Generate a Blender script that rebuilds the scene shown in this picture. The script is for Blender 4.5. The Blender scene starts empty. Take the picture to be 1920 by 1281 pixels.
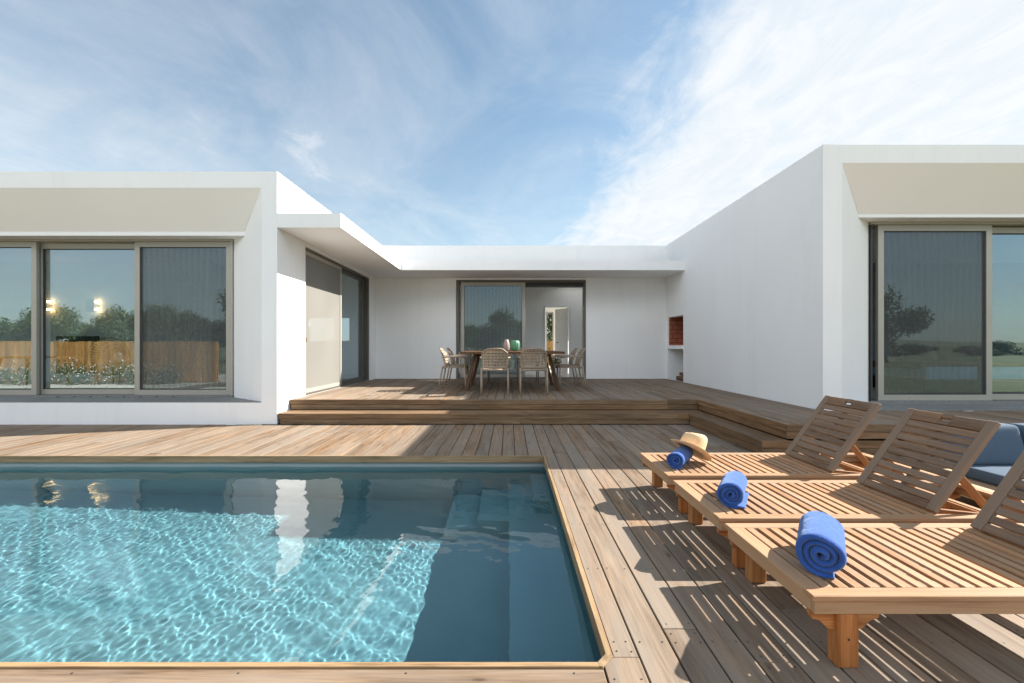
import bpy, bmesh, math, random
from mathutils import Vector, Matrix, noise
R = math.radians
random.seed(7)
S = bpy.context.scene
COL = S.collection

# ------------------------------------------------------------------ camera
cam_d = bpy.data.cameras.new('camera'); cam = bpy.data.objects.new('camera', cam_d); COL.objects.link(cam)
cam.location = (0, 0, 1.17); cam.rotation_euler = (R(90), 0, 0)
cam_d.sensor_width = 36; cam_d.lens = 16; cam_d.shift_x = 5/1920; cam_d.shift_y = 9.5/1920
cam_d.clip_start = 0.05; cam_d.clip_end = 3000
S.camera = cam

# ------------------------------------------------------------------ world, sun, exposure
SUNV = Vector((1, .31, .72)).normalized()
EL = math.asin(SUNV.z); AZ = math.atan2(SUNV.x, SUNV.y)
S.view_settings.view_transform = 'Standard'; S.view_settings.look = 'None'
S.view_settings.exposure = 1.4; S.view_settings.gamma = 1
w = bpy.data.worlds.new("World"); S.world = w; w.use_nodes = True
nt = w.node_tree; nt.nodes.clear()
def WN(t, **k):
    n = nt.nodes.new(t)
    for a, b in k.items(): setattr(n, a, b)
    return n
def wmath(op, a, b=None, c=None, clamp=False):
    n = WN('ShaderNodeMath', operation=op, use_clamp=clamp)
    for i, v in enumerate((a, b, c)):
        if v is None: continue
        if isinstance(v, (int, float)): n.inputs[i].default_value = v
        else: nt.links.new(v, n.inputs[i])
    return n.outputs[0]
def wsmooth(v, lo, hi, tlo=0., thi=1.):
    n = WN('ShaderNodeMapRange', interpolation_type='SMOOTHSTEP')
    nt.links.new(v, n.inputs[0])
    for i, x in zip((1, 2, 3, 4), (lo, hi, tlo, thi)): n.inputs[i].default_value = x
    return n.outputs[0]
tc = WN('ShaderNodeTexCoord')
sky = WN('ShaderNodeTexSky', sky_type='NISHITA', sun_disc=False, sun_elevation=EL, sun_rotation=AZ,
         air_density=1.0, dust_density=.6, ozone_density=1.6, altitude=50)
sep = WN('ShaderNodeSeparateXYZ'); nt.links.new(tc.outputs['Generated'], sep.inputs[0])
dz = wmath('MAXIMUM', wmath('ADD', sep.outputs[2], .05), .03)
px = wmath('DIVIDE', sep.outputs[0], dz); py = wmath('DIVIDE', sep.outputs[1], dz)
comb = WN('ShaderNodeCombineXYZ'); nt.links.new(px, comb.inputs[0]); nt.links.new(py, comb.inputs[1])
def wnoise(sx, sy, detail, rough, dist=0., off=(0, 0, 0), rot=0.):
    m = WN('ShaderNodeMapping'); m.inputs['Scale'].default_value = (sx, sy, 1); m.inputs['Location'].default_value = off
    m.inputs['Rotation'].default_value = (0, 0, rot)
    nt.links.new(comb.outputs[0], m.inputs[0])
    n = WN('ShaderNodeTexNoise'); n.inputs['Scale'].default_value = 1; n.inputs['Detail'].default_value = detail
    n.inputs['Roughness'].default_value = rough; n.inputs['Distortion'].default_value = dist
    nt.links.new(m.outputs[0], n.inputs['Vector']); return n.outputs[0]
n1 = wnoise(1.5, .95, 12, .62, .9, (3.1, 1.7, 0), R(20))
n2 = wnoise(5.5, 2.6, 10, .68, .9, (9, 2, 0), R(12))
n3 = wnoise(.8, .45, 4, .5, .2, (1.2, 5.3, 0))
fine = wmath('ADD', wmath('MULTIPLY', n1, .68), wmath('MULTIPLY', n2, .32))
# big bank of cloud on the right, streaks on the left, clear blue between
pxw = wmath('ADD', px, wmath('MULTIPLY', wmath('SUBTRACT', n3, .5), 1.1))
right = wmath('MULTIPLY', wsmooth(pxw, -.02, .85, 0., .44), wsmooth(py, -.7, .1, 0., 1.))
left = wmath('MULTIPLY', wsmooth(pxw, -.45, -1.1, 0., .15), wsmooth(py, .6, 2.6, .35, 1.))
thin = wmath('ADD', wmath('ADD', right, left), .03)
mask = wsmooth(wmath('ADD', fine, thin), .46, .98, 0., .96)
behind = wmath('MULTIPLY', wmath('MULTIPLY', wsmooth(sep.outputs[1], .1, -.5, 0., 1.), wmath('MULTIPLY', wsmooth(sep.outputs[2], .25, .36, 0., 1.), wsmooth(sep.outputs[2], .5, .72, 1., .05))), wsmooth(n1, .3, .7, .5, .95))  # unseen bright sky behind the camera, added to lift the shaded walls
veil = wmath('ADD', wsmooth(px, -.4, -2.0, 0., .20), wmath('ADD', wsmooth(n1, .3, .75, .10, .36), wmath('MULTIPLY', wsmooth(sep.outputs[2], .55, .05, 0., 1.), .25)))
mask = wmath('MAXIMUM', mask, veil, clamp=True)
mx = WN('ShaderNodeMix', data_type='RGBA', blend_type='MIX')
nt.links.new(mask, mx.inputs[0]); 
hs = WN('ShaderNodeMix', data_type='RGBA', blend_type='MULTIPLY'); hs.inputs[0].default_value = 1
hs.inputs[7].default_value = (.80, .95, .90, 1)
nt.links.new(sky.outputs[0], hs.inputs[6])
nt.links.new(hs.outputs[2], mx.inputs[6])
cl = WN('ShaderNodeMix', data_type='RGBA'); nt.links.new(wsmooth(n2, .3, .7, 0., 1.), cl.inputs[0])
cl.inputs[6].default_value = (4.4, 4.75, 5.0, 1); cl.inputs[7].default_value = (5.05, 5.15, 5.25, 1)
nt.links.new(cl.outputs[2], mx.inputs[7])
bh = WN('ShaderNodeMix', data_type='RGBA'); nt.links.new(behind, bh.inputs[0]); nt.links.new(mx.outputs[2], bh.inputs[6]); bh.inputs[7].default_value = (14, 14.3, 14.8, 1)
bg = WN('ShaderNodeBackground'); bg.inputs[1].default_value = .074
nt.links.new(bh.outputs[2], bg.inputs[0])
wo = WN('ShaderNodeOutputWorld'); nt.links.new(bg.outputs[0], wo.inputs[0])
sd = bpy.data.lights.new('sun', 'SUN'); sd.energy = 5.0; sd.angle = R(.5); sd.color = (1, .945, .87)
sun = bpy.data.objects.new('sun', sd); COL.objects.link(sun); sun.location = SUNV*30
sun.rotation_euler = (-SUNV).to_track_quat('-Z', 'Y').to_euler()
sd.cycles.is_caustics_light = True
S.cycles.use_denoising = True
S.cycles.max_bounces = 12; S.cycles.transmission_bounces = 8; S.cycles.transparent_max_bounces = 24
S.cycles.caustics_refractive = True; S.cycles.caustics_reflective = False; S.cycles.blur_glossy = .3
S.cycles.sample_clamp_indirect = 6

# ------------------------------------------------------------------ mesh helpers
class MB:
    """collects boxes, prisms and tubes into one mesh, with grain coordinates (gc) and a random value per piece"""
    def __init__(s): s.v = []; s.f = []; s.gc = []; s.rnd = []; s.mi = []; s.sm = []
    def add(s, vs, fs, gc=None, M=None, mi=0, rnd=None, smooth=False):
        b = len(s.v); r = random.random() if rnd is None else rnd
        o = Vector((r*37.3, random.random()*11, random.random()*11))
        for i, p in enumerate(vs):
            p = Vector(p); g = Vector(gc[i]) if gc else p
            s.v.append(M @ p if M else p); s.gc.append(g + o); s.rnd.append(r)
        for q in fs: s.f.append(tuple(b + i for i in q)); s.mi.append(mi); s.sm.append(smooth)
        return s
    def box(s, x0, x1, y0, y1, z0, z1, M=None, mi=0, rnd=None, bev=0.):
        x0, x1 = sorted((x0, x1)); y0, y1 = sorted((y0, y1)); z0, z1 = sorted((z0, z1))
        d = (x1-x0, y1-y0, z1-z0); ax = sorted(range(3), key=lambda i: -d[i])
        if bev <= 0:
            vs = [(x, y, z) for z in (z0, z1) for y in (y0, y1) for x in (x0, x1)]
            fs = [(0,2,3,1), (4,5,7,6), (0,1,5,4), (2,6,7,3), (0,4,6,2), (1,3,7,5)]
        else:
            bm = bmesh.new(); bmesh.ops.create_cube(bm, size=1)
            for v in bm.verts: v.co = Vector(((x0+x1)/2+v.co.x*d[0], (y0+y1)/2+v.co.y*d[1], (z0+z1)/2+v.co.z*d[2]))
            bmesh.ops.bevel(bm, geom=bm.edges[:], offset=bev, segments=1, affect='EDGES', profile=.5)
            vs = [tuple(v.co) for v in bm.verts]; fs = [tuple(v.index for v in f.verts) for f in bm.faces]; bm.free()
        gc = [(p[ax[0]], p[ax[1]], p[ax[2]]) for p in vs]
        return s.add(vs, fs, gc, M, mi, rnd)
    def prism(s, poly, axis, a, b, M=None, mi=0, rnd=None):
        """poly in the plane across axis ('x': (y,z), 'y': (x,z), 'z': (x,y))"""
        def P(u, v, t): return {'x': (t, u, v), 'y': (u, t, v), 'z': (u, v, t)}[axis]
        n = len(poly); vs = [P(u, v, a) for u, v in poly] + [P(u, v, b) for u, v in poly]
        fs = [tuple(range(n)), tuple(range(2*n-1, n-1, -1))] + [(i, i+n, (i+1) % n+n, (i+1) % n) for i in range(n)]
        k = {'x': (0,1,2), 'y': (1,0,2), 'z': (2,0,1)}[axis]
        ext = max(max(u for u, v in poly)-min(u for u, v in poly), max(v for u, v in poly)-min(v for u, v in poly))
        if ext > abs(b-a): k = (k[1], k[2], k[0])
        return s.add(vs, fs, [(p[k[0]], p[k[1]], p[k[2]]) for p in vs], M, mi, rnd)
    def bar(s, a, b, w, h, mi=0, up=(0, 0, 1), bev=0., rnd=None):
        """a box beam from a to b, w across, h along 'up'"""
        a = Vector(a); b = Vector(b); d = b-a; L = d.length; z = d.normalized(); u = Vector(up)
        x = u.cross(z).normalized(); y = z.cross(x)
        M = Matrix((x, y, z)).transposed().to_4x4(); M.translation = a
        return s.box(-w/2, w/2, -h/2, h/2, 0, L, M, mi, rnd, bev)
    def tube(s, pts, rad, n=8, mi=0, cap=True, rnd=None):
        pts = [Vector(p) for p in pts]; rr = rad if isinstance(rad, (list, tuple)) else [rad]*len(pts)
        vs = []; gc = []; fs = []; L = 0
        for i, p in enumerate(pts):
            t = (pts[min(i+1, len(pts)-1)] - pts[max(i-1, 0)]).normalized()
            u = t.cross(Vector((0, 0, 1)) if abs(t.z) < .95 else Vector((1, 0, 0))).normalized(); v = t.cross(u)
            if i: L += (p-pts[i-1]).length
            for k in range(n):
                a = 2*math.pi*k/n; vs.append(p+(u*math.cos(a)+v*math.sin(a))*rr[i]); gc.append((L, math.cos(a)*rr[i], math.sin(a)*rr[i]))
        for i in range(len(pts)-1):
            for k in range(n):
                k2 = (k+1) % n; fs.append((i*n+k, i*n+k2, (i+1)*n+k2, (i+1)*n+k))
        if cap: fs += [tuple(range(n-1, -1, -1)), tuple((len(pts)-1)*n+k for k in range(n))]
        return s.add(vs, fs, gc, None, mi, rnd, smooth=True)
    def lathe(s, prof, n=32, c=(0, 0, 0), mi=0, lobes=0, depth=0.):
        vs = []; fs = []
        for r, z in prof:
            for k in range(n):
                a = 2*math.pi*k/n; q = r*(1-depth*abs(math.sin(a*lobes/2))**.6) if lobes else r
                vs.append((c[0]+q*math.cos(a), c[1]+q*math.sin(a), c[2]+z))
        m = len(prof)
        for i in range(m-1):
            for k in range(n):
                k2 = (k+1) % n; fs.append((i*n+k, i*n+k2, (i+1)*n+k2, (i+1)*n+k))
        return s.add(vs, fs, None, None, mi, smooth=True)
    def build(s, name, mat, parent=None):
        me = bpy.data.meshes.new(name); me.from_pydata([tuple(v) for v in s.v], [], s.f)
        for m in (mat if isinstance(mat, (list, tuple)) else [mat]): me.materials.append(m)
        me.polygons.foreach_set('material_index', s.mi); me.polygons.foreach_set('use_smooth', s.sm)
        a = me.attributes.new('gc', 'FLOAT_VECTOR', 'POINT'); a.data.foreach_set('vector', [c for g in s.gc for c in g])
        a = me.attributes.new('rnd', 'FLOAT', 'POINT'); a.data.foreach_set('value', s.rnd)
        bm = bmesh.new(); bm.from_mesh(me); bmesh.ops.recalc_face_normals(bm, faces=bm.faces); bm.to_mesh(me); bm.free()
        o = bpy.data.objects.new(name, me); COL.objects.link(o)
        if parent: o.parent = parent
        return o
def tag(o, label=None, cat=None, group=None, kind=None):
    for k, v in (('label', label), ('category', cat), ('group', group), ('kind', kind)):
        if v: o[k] = v
    return o
def empty(name, loc, label, cat, group=None, rz=0):
    o = bpy.data.objects.new(name, None); COL.objects.link(o); o.location = loc; o.rotation_euler = (0, 0, rz)
    o.empty_display_size = .1
    return tag(o, label, cat, group)
def kids(o): return [c for c in COL.objects if c.parent == o]
def copy_tree(o, parent=None):
    ks = kids(o); c = o.copy(); COL.objects.link(c)
    if parent: c.parent = parent
    for k in ks: copy_tree(k, c)
    return c

# ------------------------------------------------------------------ materials
def mat(name):
    m = bpy.data.materials.new(name); m.use_nodes = True
    return m, m.node_tree, m.node_tree.nodes['Principled BSDF']
def N(t, k, **kw):
    n = t.nodes.new(k)
    for a, b in kw.items(): setattr(n, a, b)
    return n
def ramp(t, fac, stops):
    n = N(t, 'ShaderNodeValToRGB'); cr = n.color_ramp
    while len(cr.elements) < len(stops): cr.elements.new(.5)
    for e, (p, c) in zip(cr.elements, stops): e.position = p; e.color = (*c, 1)
    t.links.new(fac, n.inputs[0]); return n.outputs[0]
def noise_t(t, vec, scale, detail=4, rough=.55, dist=0., msc=None):
    if msc:
        mp = N(t, 'ShaderNodeMapping'); mp.inputs['Scale'].default_value = msc; t.links.new(vec, mp.inputs[0]); vec = mp.outputs[0]
    n = N(t, 'ShaderNodeTexNoise'); n.inputs['Scale'].default_value = scale; n.inputs['Detail'].default_value = detail
    n.inputs['Roughness'].default_value = rough; n.inputs['Distortion'].default_value = dist
    t.links.new(vec, n.inputs['Vector']); return n.outputs[0]
def mth(t, op, a, b=None, c=None):
    n = N(t, 'ShaderNodeMath', operation=op)
    for i, v in enumerate((a, b, c)):
        if v is None: continue
        if isinstance(v, (int, float)): n.inputs[i].default_value = v
        else: t.links.new(v, n.inputs[i])
    return n.outputs[0]
def mixc(t, fac, a, b, blend='MIX'):
    n = N(t, 'ShaderNodeMix', data_type='RGBA', blend_type=blend)
    for i, v in ((0, fac), (6, a), (7, b)):
        if isinstance(v, (int, float)): n.inputs[i].default_value = v
        elif isinstance(v, tuple): n.inputs[i].default_value = (*v, 1)
        else: t.links.new(v, n.inputs[i])
    return n.outputs[2]
def maprange(t, v, a, b, c, d):
    n = N(t, 'ShaderNodeMapRange'); t.links.new(v, n.inputs[0])
    for i, x in zip((1, 2, 3, 4), (a, b, c, d)): n.inputs[i].default_value = x
    return n.outputs[0]
def bump(t, b, h, strength, dist):
    n = N(t, 'ShaderNodeBump'); n.inputs['Strength'].default_value = strength; n.inputs['Distance'].default_value = dist
    t.links.new(h, n.inputs['Height']); t.links.new(n.outputs[0], b.inputs['Normal'])
def wood(name, dark, mid, light, var=.35, knots=True, grey=None, rough=.75, grain=26, patch=.14):
    m, t, b = mat(name)
    at = N(t, 'ShaderNodeAttribute', attribute_name='gc').outputs['Vector']
    rn = N(t, 'ShaderNodeAttribute', attribute_name='rnd').outputs['Fac']
    g = noise_t(t, at, 1, 6, .62, .6, (1.6, grain, grain))
    g2 = noise_t(t, at, 1, 4, .6, .3, (5, grain*5, grain*5))
    f = mth(t, 'ADD', mth(t, 'MULTIPLY', g, .65), mth(t, 'MULTIPLY', g2, .35))
    c = ramp(t, f, [(.36, dark), (.5, mid), (.65, light)])
    big = noise_t(t, at, 1, 3, .5, 0, (.9, 3, 3))
    v = mth(t, 'ADD', maprange(t, rn, 0, 1, 1-var, 1+var*.6), maprange(t, big, .3, .7, -.16, .16))
    c = mixc(t, 1., c, mixc(t, 0., (1, 1, 1), (1, 1, 1)), 'MULTIPLY')
    vv = N(t, 'ShaderNodeCombineColor'); [t.links.new(v, vv.inputs[i]) for i in range(3)]
    c = mixc(t, 1., c, vv.outputs[0], 'MULTIPLY')
    hv = mth(t, 'FRACT', mth(t, 'MULTIPLY', rn, 7.31))
    c = mixc(t, maprange(t, hv, .25, 1, 0, .75), c, mixc(t, 1., c, (1.18, .97, .74), 'MULTIPLY'))
    ob = N(t, 'ShaderNodeTexCoord').outputs['Object']
    pt = maprange(t, noise_t(t, ob, 1.1, 6, .62), .3, .7, 1-patch, 1+patch*.5)
    pc = N(t, 'ShaderNodeCombineColor'); [t.links.new(pt, pc.inputs[i]) for i in range(3)]
    c = mixc(t, 1., c, pc.outputs[0], 'MULTIPLY')
    if grey:
        wn = noise_t(t, at, 1, 5, .6, .2, (1.1, 7, 7))
        c = mixc(t, maprange(t, mth(t, 'ADD', wn, mth(t, 'MULTIPLY', rn, .25)), .42, .8, 0, .85), c, grey)
    h = f
    if knots:
        mp = N(t, 'ShaderNodeMapping'); mp.inputs['Scale'].default_value = (2.6, 8., .01); t.links.new(at, mp.inputs[0])
        vo = N(t, 'ShaderNodeTexVoronoi', feature='F1'); vo.inputs['Scale'].default_value = 1; t.links.new(mp.outputs[0], vo.inputs['Vector'])
        k = maprange(t, vo.outputs['Distance'], .035, .085, .8, 0)
        c = mixc(t, k, c, tuple(x*.28 for x in mid))
        k2 = maprange(t, vo.outputs['Distance'], .06, .24, .28, 0)
        c = mixc(t, k2, c, tuple(x*.75 for x in dark))
    t.links.new(c, b.inputs['Base Color']); b.inputs['Roughness'].default_value = rough
    b.inputs['Specular IOR Level'].default_value = .25
    bump(t, b, h, .5, .004)
    return m
def plain(name, col, rough=.6, metal=0., nscale=None, var=.08, bmp=0., spec=.5):
    m, t, b = mat(name); b.inputs['Roughness'].default_value = rough; b.inputs['Metallic'].default_value = metal
    b.inputs['Specular IOR Level'].default_value = spec
    ob = N(t, 'ShaderNodeTexCoord').outputs['Object']
    n = noise_t(t, ob, nscale or 6, 5, .6)
    c = ramp(t, n, [(.3, tuple(x*(1-var) for x in col)), (.7, tuple(min(1, x*(1+var)) for x in col))])
    t.links.new(c, b.inputs['Base Color'])
    if bmp: bump(t, b, n, .6, bmp)
    return m
M = {}
M['deck'] = wood('deck_wood', (.105, .067, .040), (.235, .162, .103), (.345, .25, .168), .28, True, (.235, .195, .155))
M['step'] = wood('step_wood', (.11, .072, .040), (.19, .125, .073), (.27, .185, .115), .22, True)
M['trim'] = wood('trim_wood', (.18, .125, .07), (.32, .225, .13), (.41, .30, .18), .15, True)
M['teak'] = wood('teak', (.25, .13, .062), (.405, .225, .115), (.49, .30, .165), .22, False, (.38, .25, .155), .6, 30)
M['teak_leg'] = wood('teak_oiled', (.22, .085, .03), (.36, .155, .055), (.44, .215, .09), .2, False, None, .5, 30)
M['teak_grey'] = wood('teak_worn_shaded', (.12, .072, .042), (.225, .148, .095), (.33, .235, .16), .4, False, (.22, .165, .12), .75, 30)  # worn teak, darkened as well for the shaded backrest faces
M['table'] = wood('table_wood', (.07, .036, .02), (.12, .063, .036), (.17, .095, .058), .2, False)
M['fence'] = wood('fence_wood', (.42, .18, .05), (.64, .33, .10), (.80, .47, .18), .3, True)
M['pale_wood'] = wood('pale_wood', (.35, .24, .14), (.5, .36, .22), (.6, .45, .3), .1, False)
M['frame'] = plain('window_frame_metal', (.40, .38, .335), .42, .25, 3, .03)
M['dark_frame'] = plain('dark_gasket', (.035, .035, .033), .5)
M['bronze'] = plain('bronze_frame', (.13, .115, .10), .4, .3, 3, .03)
M['sill'] = plain('stone_sill', (.20, .205, .20), .6, 0, 25, .2, .002)
M['inner'] = plain('interior_paint', (.82, .82, .80), .8, 0, 2, .02)
M['inner_floor'] = plain('interior_floor', (.62, .58, .52), .35, 0, 3, .1)
M['chair'] = plain('taupe_resin', (.31, .24, .175), .5, 0, 4, .06)
M['black'] = plain('black_metal', (.02, .02, .02), .5)
M['white'] = plain('white_lamp', (.7, .72, .76), .5)
M['seat_blue'] = plain('sofa_fabric', (.075, .11, .155), .9, 0, 220, .22, .002, .2)
M['log'] = wood('firewood', (.08, .05, .03), (.16, .1, .06), (.22, .15, .1), .3, False)
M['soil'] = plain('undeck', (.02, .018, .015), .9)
def m_plaster():
    m, t, b = mat('white_plaster'); ob = N(t, 'ShaderNodeTexCoord').outputs['Object']
    n = noise_t(t, ob, .7, 6, .6); st = noise_t(t, ob, 1, 6, .65, .4, (5, 5, .35))
    c = ramp(t, n, [(.3, (.84, .845, .85)), (.7, (.885, .89, .895))])
    c = mixc(t, maprange(t, st, .52, .8, 0, .17), c, (.62, .60, .56))
    t.links.new(c, b.inputs['Base Color']); b.inputs['Roughness'].default_value = .85; b.inputs['Specular IOR Level'].default_value = .2
    bump(t, b, noise_t(t, ob, 160, 3, .6), .35, .002)
    return m
M['plaster'] = m_plaster()
M['beige'] = plain('beige_soffit_paint', (.87, .84, .81), .85, 0, .6, .02)
def m_glass(refl=.21, tint=(.80, .88, .91)):
    m, t, b = mat('window_glass'); t.nodes.remove(b); out = t.nodes['Material Output']
    tr = N(t, 'ShaderNodeBsdfTransparent'); tr.inputs[0].default_value = (*tint, 1)
    gl = N(t, 'ShaderNodeBsdfGlossy'); gl.inputs[0].default_value = (.84, .94, 1, 1); gl.inputs['Roughness'].default_value = 0.0
    ge = N(t, 'ShaderNodeNewGeometry'); dp = N(t, 'ShaderNodeVectorMath', operation='DOT_PRODUCT')
    t.links.new(ge.outputs['Normal'], dp.inputs[0]); t.links.new(ge.outputs['Incoming'], dp.inputs[1])
    f = mth(t, 'ADD', refl, mth(t, 'MULTIPLY', mth(t, 'POWER', mth(t, 'SUBTRACT', 1, mth(t, 'ABSOLUTE', dp.outputs['Value'])), 4.5), 1-refl))
    ob = N(t, 'ShaderNodeTexCoord').outputs['Object']
    bp = N(t, 'ShaderNodeBump'); bp.inputs['Strength'].default_value = .12; bp.inputs['Distance'].default_value = .003
    t.links.new(noise_t(t, ob, 1.3, 2, .5), bp.inputs['Height']); t.links.new(bp.outputs[0], gl.inputs['Normal'])
    mxs = N(t, 'ShaderNodeMixShader'); t.links.new(f, mxs.inputs[0]); t.links.new(tr.outputs[0], mxs.inputs[1]); t.links.new(gl.outputs[0], mxs.inputs[2])
    t.links.new(mxs.outputs[0], out.inputs[0]); return m
M['glass'] = m_glass()
def m_screen(name, col):
    m, t, b = mat(name); out = t.nodes['Material Output']
    b.inputs['Base Color'].default_value = col; b.inputs['Roughness'].default_value = .6
    tr = N(t, 'ShaderNodeBsdfTransparent'); mxs = N(t, 'ShaderNodeMixShader')
    ob = N(t, 'ShaderNodeTexCoord').outputs['Object']
    wv = N(t, 'ShaderNodeTexWave', wave_type='BANDS', bands_direction='X', wave_profile='SIN'); wv.inputs['Scale'].default_value = 3.4
    wv.inputs['Distortion'].default_value = 9; wv.inputs['Detail'].default_value = 1.0; wv.inputs['Detail Scale'].default_value = .16
    mp = N(t, 'ShaderNodeMapping'); mp.inputs['Scale'].default_value = (1, 1, .55); t.links.new(ob, mp.inputs[0]); t.links.new(mp.outputs[0], wv.inputs[0])
    ge = N(t, 'ShaderNodeNewGeometry'); dp = N(t, 'ShaderNodeVectorMath', operation='DOT_PRODUCT')
    t.links.new(ge.outputs['Normal'], dp.inputs[0]); t.links.new(ge.outputs['Incoming'], dp.inputs[1])
    cs = mth(t, 'MAXIMUM', mth(t, 'ABSOLUTE', dp.outputs['Value']), .12)
    f = mth(t, 'SUBTRACT', 1, mth(t, 'POWER', maprange(t, wv.outputs['Fac'], 0, 1, .66, .58), mth(t, 'DIVIDE', 1, cs)))
    t.links.new(f, mxs.inputs[0]); t.links.new(tr.outputs[0], mxs.inputs[1]); t.links.new(b.outputs[0], mxs.inputs[2])
    t.links.new(mxs.outputs[0], out.inputs[0]); return m
M['screen'] = m_screen('fly_screen_mesh', (.065, .068, .068, 1)); M['screen_sunlit'] = m_screen('sunlit_screen_mesh', (.25, .24, .215, 1))  # second one: same mesh with the side door's sunlight put into its colour
def m_brick():
    m, t, b = mat('red_firebrick'); ob = N(t, 'ShaderNodeTexCoord').outputs['Object']
    br = N(t, 'ShaderNodeTexBrick'); br.inputs['Scale'].default_value = 1; br.inputs['Brick Width'].default_value = .24
    br.inputs['Row Height'].default_value = .115; br.inputs['Mortar Size'].default_value = .008
    br.inputs['Color1'].default_value = (.42, .13, .07, 1); br.inputs['Color2'].default_value = (.33, .10, .055, 1); br.inputs['Mortar'].default_value = (.09, .04, .03, 1)
    sx = N(t, 'ShaderNodeSeparateXYZ'); t.links.new(ob, sx.inputs[0]); cb = N(t, 'ShaderNodeCombineXYZ')
    t.links.new(mth(t, 'ADD', sx.outputs[0], sx.outputs[1]), cb.inputs[0]); t.links.new(sx.outputs[2], cb.inputs[1])
    t.links.new(cb.outputs[0], br.inputs['Vector']); t.links.new(br.outputs[0], b.inputs['Base Color']); b.inputs['Roughness'].default_value = .85
    return m
M['brick'] = m_brick()
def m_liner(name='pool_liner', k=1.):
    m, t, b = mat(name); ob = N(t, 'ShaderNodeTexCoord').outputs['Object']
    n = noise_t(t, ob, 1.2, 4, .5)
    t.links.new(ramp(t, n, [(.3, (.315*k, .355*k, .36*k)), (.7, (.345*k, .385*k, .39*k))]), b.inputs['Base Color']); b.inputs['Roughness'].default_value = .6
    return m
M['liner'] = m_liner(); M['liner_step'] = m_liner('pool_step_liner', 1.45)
def m_water():
    m, t, b = mat('pool_water')
    b.inputs['Base Color'].default_value = (.30, .66, .77, 1); b.inputs['Transmission Weight'].default_value = 1
    b.inputs['IOR'].default_value = 1.333; b.inputs['Roughness'].default_value = 0
    return m
M['water'] = m_water()
def m_towel():
    m, t, b = mat('blue_terry'); ob = N(t, 'ShaderNodeTexCoord').outputs['Object']
    n = noise_t(t, ob, 320, 4, .7); n2 = noise_t(t, ob, 22, 4, .6)
    c = ramp(t, n2, [(.3, (.012, .058, .25)), (.7, (.024, .09, .35))])
    t.links.new(c, b.inputs['Base Color']); b.inputs['Roughness'].default_value = .95
    b.inputs['Sheen Weight'].default_value = .35; b.inputs['Sheen Roughness'].default_value = .5; b.inputs['Sheen Tint'].default_value = (.5, .7, 1, 1)
    bump(t, b, mth(t, 'ADD', mth(t, 'MULTIPLY', n, .3), mth(t, 'MULTIPLY', n2, 2)), .8, .004); return m
M['towel'] = m_towel()
M['straw'] = plain('straw', (.68, .47, .27), .8, 0, 90, .12, .002)
M['pink'] = plain('pink_ceramic', (.40, .28, .25), .5, 0, 6, .06)
M['green'] = plain('green_ceramic', (.10, .27, .155), .35, 0, 6, .08)
def m_leaf(name, a, b_):
    m, t, b = mat(name); rn = N(t, 'ShaderNodeAttribute', attribute_name='rnd').outputs['Fac']
    t.links.new(ramp(t, rn, [(0, a), (1, b_)]), b.inputs['Base Color']); b.inputs['Roughness'].default_value = .6
    b.inputs['Subsurface Weight'].default_value = 0; return m
M['leaf'] = m_leaf('leaves', (.022, .045, .010), (.085, .125, .032))
M['bark'] = plain('bark', (.12, .09, .065), .9, 0, 8, .3, .01)
M['petal'] = plain('petals', (.75, .74, .72), .7)
def m_grass():
    m, t, b = mat('grass'); ob = N(t, 'ShaderNodeTexCoord').outputs['Object']
    n = noise_t(t, ob, .12, 6, .6); n2 = noise_t(t, ob, 9, 4, .7)
    c = mixc(t, mth(t, 'MULTIPLY', n2, .5), ramp(t, n, [(.35, (.08, .12, .035)), (.55, (.14, .15, .06)), (.7, (.24, .21, .12))]), (.05, .07, .02))
    t.links.new(c, b.inputs['Base Color']); b.inputs['Roughness'].default_value = .9; return m
M['grass'] = m_grass()
M['bed_blue'] = plain('blue_sheet', (.45, .62, .85), .9, 0, 8, .1)
M['blanket'] = plain('brown_blanket', (.16, .09, .07), .95, 0, 12, .3, .01)
M['wicker'] = wood('wicker_rattan', (.42, .26, .1), (.6, .4, .17), (.7, .5, .25), .2, False)
def m_emit():
    m, t, b = mat('warm_bulb'); b.inputs['Emission Color'].default_value = (1, .58, .24, 1); b.inputs['Emission Strength'].default_value = 4.5; return m
M['bulb'] = m_emit()

# ------------------------------------------------------------------ ground
g = MB(); PX0, PX1, PY0, PY1 = -7.0, .40, 1.65, 4.89
# one sheet with the hole of the pool
X = [-900, PX0-.3, 1.1, 900]; Y = [-900, PY0-.3, PY1+.3, 900]
vs = [(x, y, -.42) for y in Y for x in X]
fs = [(j*4+i, j*4+i+1, (j+1)*4+i+1, (j+1)*4+i) for j in range(3) for i in range(3) if not (i == 1 and j == 1)]
g.add(vs, fs); tag(g.build('ground', M['grass']), kind='structure')

g = MB(); g.add([(-40, -11, -.414), (3.5, -11, -.414), (4.5, -2.3, -.414), (-40, -2.3, -.414)], [(0, 1, 2, 3)]); tag(g.build('gravel_yard', plain('pale_gravel', (.60, .55, .46), .9, 0, 30, .2)), kind='structure')
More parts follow.
